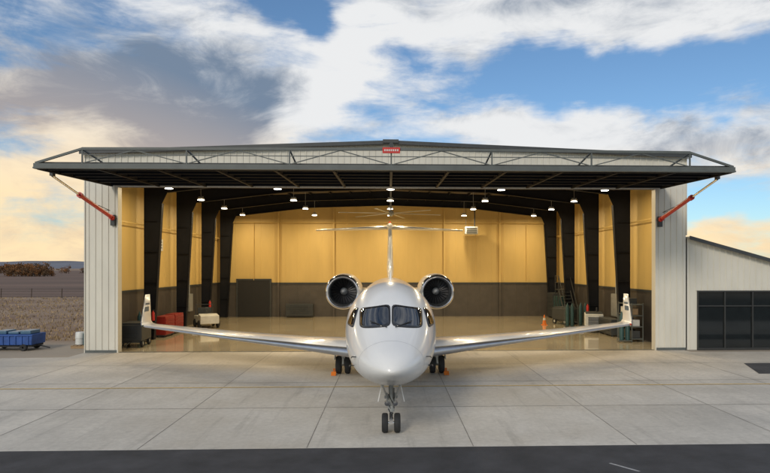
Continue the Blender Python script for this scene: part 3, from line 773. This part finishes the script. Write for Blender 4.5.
for i,(y,z,m,w,hh) in enumerate([(-.6,.19,'trim',.4,.4),(0,.19,'trim',.5,.45),(.6,.19,'wood',.4,.35),(-.5,.84,'wht',.5,.35),(.3,.84,'blue',.5,.4),(-.2,1.44,'wood',.7,.35),(.6,1.44,'wht',.3,.4),(0,2.04,'trim',.8,.3)]):
    b=MB(); b.bx(-.25,.2,y-w/2,y+w/2,z+.002,z+hh); b.done('stored_box',M[m],R,bevel=.02)
R=root('equipment_trailer',(-18.45,29.3,-.02)); R.scale=(.88,.88,.85)
b=MB(); b.poly([(-1.35,-.6,.34),(1.35,-.6,.34),(1.40,-.6,.95),(-1.4,-.6,.95)],(0,1.3,0)); b.done('tub',M['blue'],R,bevel=.03)
b=MB()
for i in range(8): b.bx(-1.25+i*.34,-1.18+i*.34,-.64,-.605,.36,.86)
b.bx(-1.42,1.42,-.66,-.606,.86,.94); b.done('ribs',M['blue'],R)
b=MB()
for i in range(4): b.bx(-1.3+i*.66,-.72+i*.66,-.5,.4,.953,1.10+.06*(i%2))
b.done('stacked_lids',M['tblue'],R,bevel=.04)
b=MB()
for x in(-.9,.9):
    for y in(-.55,.65): b.lathe([(-.07,.05),(-.09,.16),(-.05,.2),(.05,.2),(.09,.16),(.07,.05)],(x,y,.2),'y',20)
b.bx(-1.3,1.3,-.5,.6,.22,.335); b.beam((1.3,0,.3),(2.0,.0,.12),.06,.06); b.done('running_gear',M['rubber'],R,True)
R=root('chemical_tote',(-15.35,30.0,-.02)); b=MB()
for i in range(6): b.bx(-.5+i*.18,-.38+i*.18,-.4,.4,.12,.15)
for y in(-.38,0,.3): b.bx(-.5,.52,y,y+.09,0,.118)
b.done('pallet',M['wood'],R)
b=MB(); b.lathe([(0,.01),(0,.2),(.02,.23),(.3,.22),(.32,.235),(.6,.22),(.64,.2),(.65,.01)],(-.22,0,.152),'z',20); b.done('drum',M['wht'],R,True)
b=MB(); b.bx(.05,.5,-.3,.3,.152,.75); b.done('crate',M['teal'],R,bevel=.03)
def cone(loc):
    R=root('traffic_cone',loc); b=MB(); b.lathe([(.03,.15),(.7,.03),(.71,.01)],(0,0,0),'z',16); b.bx(-.19,.19,-.19,.19,0,.03); b.done('body',M['orange'],R,True)
    b=MB(); b.lathe([(.35,.0975),(.5,.072)],(0,0,0),'z',16); b.done('band',M['wht'],R,True)
cone((10.9,40.5,.006))

# ------------------------------------------------------------ world sky
w=bpy.data.worlds.new('World'); S.world=w; w.use_nodes=True; nt=w.node_tree; N=NT(nt)
w.cycles.sampling_method='MANUAL'; w.cycles.sample_map_resolution=512
bg=nt.nodes['Background']; bg.inputs['Strength'].default_value=.1
SUN_EL=math.radians(30); SUN_AZ=math.radians(203)
sky=nt.nodes.new('ShaderNodeTexSky'); sky.sky_type='NISHITA'; sky.sun_disc=False; sky.sun_elevation=SUN_EL; sky.sun_rotation=SUN_AZ
sky.air_density=1.0; sky.dust_density=.6; sky.ozone_density=2.0
tc=nt.nodes.new('ShaderNodeTexCoord'); d=tc.outputs['Generated']
sp=nt.nodes.new('ShaderNodeSeparateXYZ'); nt.links.new(d,sp.inputs[0]); dx,dy,dzz=sp.outputs
az=N.m('ARCTAN2',dx,dy); hh=N.m('SQRT',N.m('ADD',N.m('MULTIPLY',dx,dx),N.m('MULTIPLY',dy,dy)))
el=N.m('DIVIDE',dzz,N.m('MAXIMUM',hh,.02)); el=N.m('MINIMUM',el,6.)
zz=N.m('ADD',N.m('MAXIMUM',dzz,0.),.22)
pv=N.vec(N.m('DIVIDE',dx,zz),N.m('DIVIDE',dy,zz),0)
wt_=nt.nodes.new('ShaderNodeTexNoise'); wt_.inputs['Scale'].default_value=3.6; wt_.inputs['Detail'].default_value=5; nt.links.new(d,wt_.inputs['Vector'])
ws=nt.nodes.new('ShaderNodeSeparateColor'); nt.links.new(wt_.outputs['Color'],ws.inputs[0])
A=N.m('ADD',az,N.m('MULTIPLY',N.m('SUBTRACT',ws.outputs[0],.5),.46)); E=N.m('ADD',el,N.m('MULTIPLY',N.m('SUBTRACT',ws.outputs[1],.5),.30))
V=N.vec(A,E,0)
def blobs(lst):
    tot=None
    for a,e,ra,re,rot,wt in lst:
        q=N.mapping(V,loc=(a,e,0),rot=math.radians(rot),scale=(ra,re,1),typ='TEXTURE')
        g=N.rng(N.length(q),1.0,.1,0.,wt)
        tot=g if tot is None else N.m('ADD',tot,g)
    return tot
n_big=N.noise(N.mapping(pv,rot=.5),1.1,6,.58,.5)
n_str=N.noise(N.mapping(N.vec(az,el,0),rot=math.radians(-16),scale=(1.8,8,1)),1.8,8,.62,.5)
n_puf=N.noise(N.vec(az,N.m('MULTIPLY',el,2.1),3.3),8,9,.64,.35)
cov=N.m('ADD',N.m('MULTIPLY',N.m('SUBTRACT',n_big,.5),1.1),N.m('MULTIPLY',N.m('SUBTRACT',n_str,.5),2.1))
cov=N.m('ADD',cov,N.m('MULTIPLY',N.m('SUBTRACT',n_puf,.5),1.5))
cov=N.m('ADD',cov,blobs([(.32,.30,.40,.065,-2,-.85),(.56,.28,.2,.08,0,-.5),(-.17,.40,.18,.06,-12,-.45),(-.60,.34,.14,.06,0,-.3),(.56,.10,.14,.05,0,-.6),(-.52,.09,.12,.04,0,-.3),
     (-.36,.26,.32,.17,0,.9),(.30,.42,.5,.085,-3,.85),(.36,.20,.45,.055,-2,.8),(-.55,.08,.35,.09,0,.6),(.5,.04,.3,.05,0,.45),(-.07,.30,.2,.13,30,.8),(-.3,.46,.3,.05,0,.4),(.06,.37,.22,.08,-15,.5)]))
cloud=N.rng(cov,-.42,.52)
shn=N.noise(N.mapping(N.vec(az,el,7.7),rot=math.radians(-20),scale=(2.6,6.0,1)),2.2,9,.66,.6)
shade=N.m('ADD',N.m('MULTIPLY',N.m('SUBTRACT',shn,.5),2.3),blobs([(-.42,.28,.30,.14,-8,1.0),(-.26,.24,.18,.07,20,.5),(.38,.45,.45,.05,0,.35),(.55,.19,.25,.05,0,.45),(-.6,.22,.2,.08,0,.5),(-.05,.31,.18,.13,0,-.9),(.12,.38,.25,.06,0,-.35),(.28,.20,.3,.03,0,-.4)]))
shf=N.rng(shade,-.25,.95)
wl=N.m('ADD',N.rng(az,.1,-.6,0.,.16),.20)
warmf=N.m('MULTIPLY',N.m('SUBTRACT',1.,N.m('DIVIDE',el,wl),clamp=True),1.35,clamp=True)
white=N.mix(warmf,(.84,.85,.86,1),(1.05,.82,.50,1))
grey=N.mix(warmf,(.185,.250,.35,1),(.62,.49,.39,1))
cc=N.mix(shf,white,grey)
vs=nt.nodes.new('ShaderNodeVectorMath'); vs.operation='SCALE'; vs.inputs['Scale'].default_value=10.; nt.links.new(cc,vs.inputs[0])
blue=N.mix(1.,sky.outputs[0],(.88,1.08,1.2,1),'MULTIPLY')
fin=N.mix(cloud,blue,vs.outputs[0])
nt.links.new(fin,bg.inputs['Color'])

sd=bpy.data.lights.new('sun','SUN'); sd.energy=1.5; sd.angle=math.radians(14); sd.color=(1,.90,.75)
so=bpy.data.objects.new('sun',sd); COL.objects.link(so)
dirv=Vector((math.sin(SUN_AZ)*math.cos(SUN_EL),math.cos(SUN_AZ)*math.cos(SUN_EL),math.sin(SUN_EL)))
so.rotation_euler=dirv.to_track_quat('Z','Y').to_euler()

# ------------------------------------------------------------ camera
cd=bpy.data.cameras.new('camera'); co=bpy.data.objects.new('camera',cd); COL.objects.link(co)
co.location=(0,0,4.0); co.rotation_euler=(math.pi/2,0,-TH)
cd.sensor_width=36; cd.lens=583/770*36; cd.shift_x=-23/770; cd.shift_y=31.5/770; cd.clip_end=20000
S.camera=co
S.view_settings.view_transform='Standard'; S.view_settings.look='None'; S.view_settings.exposure=0
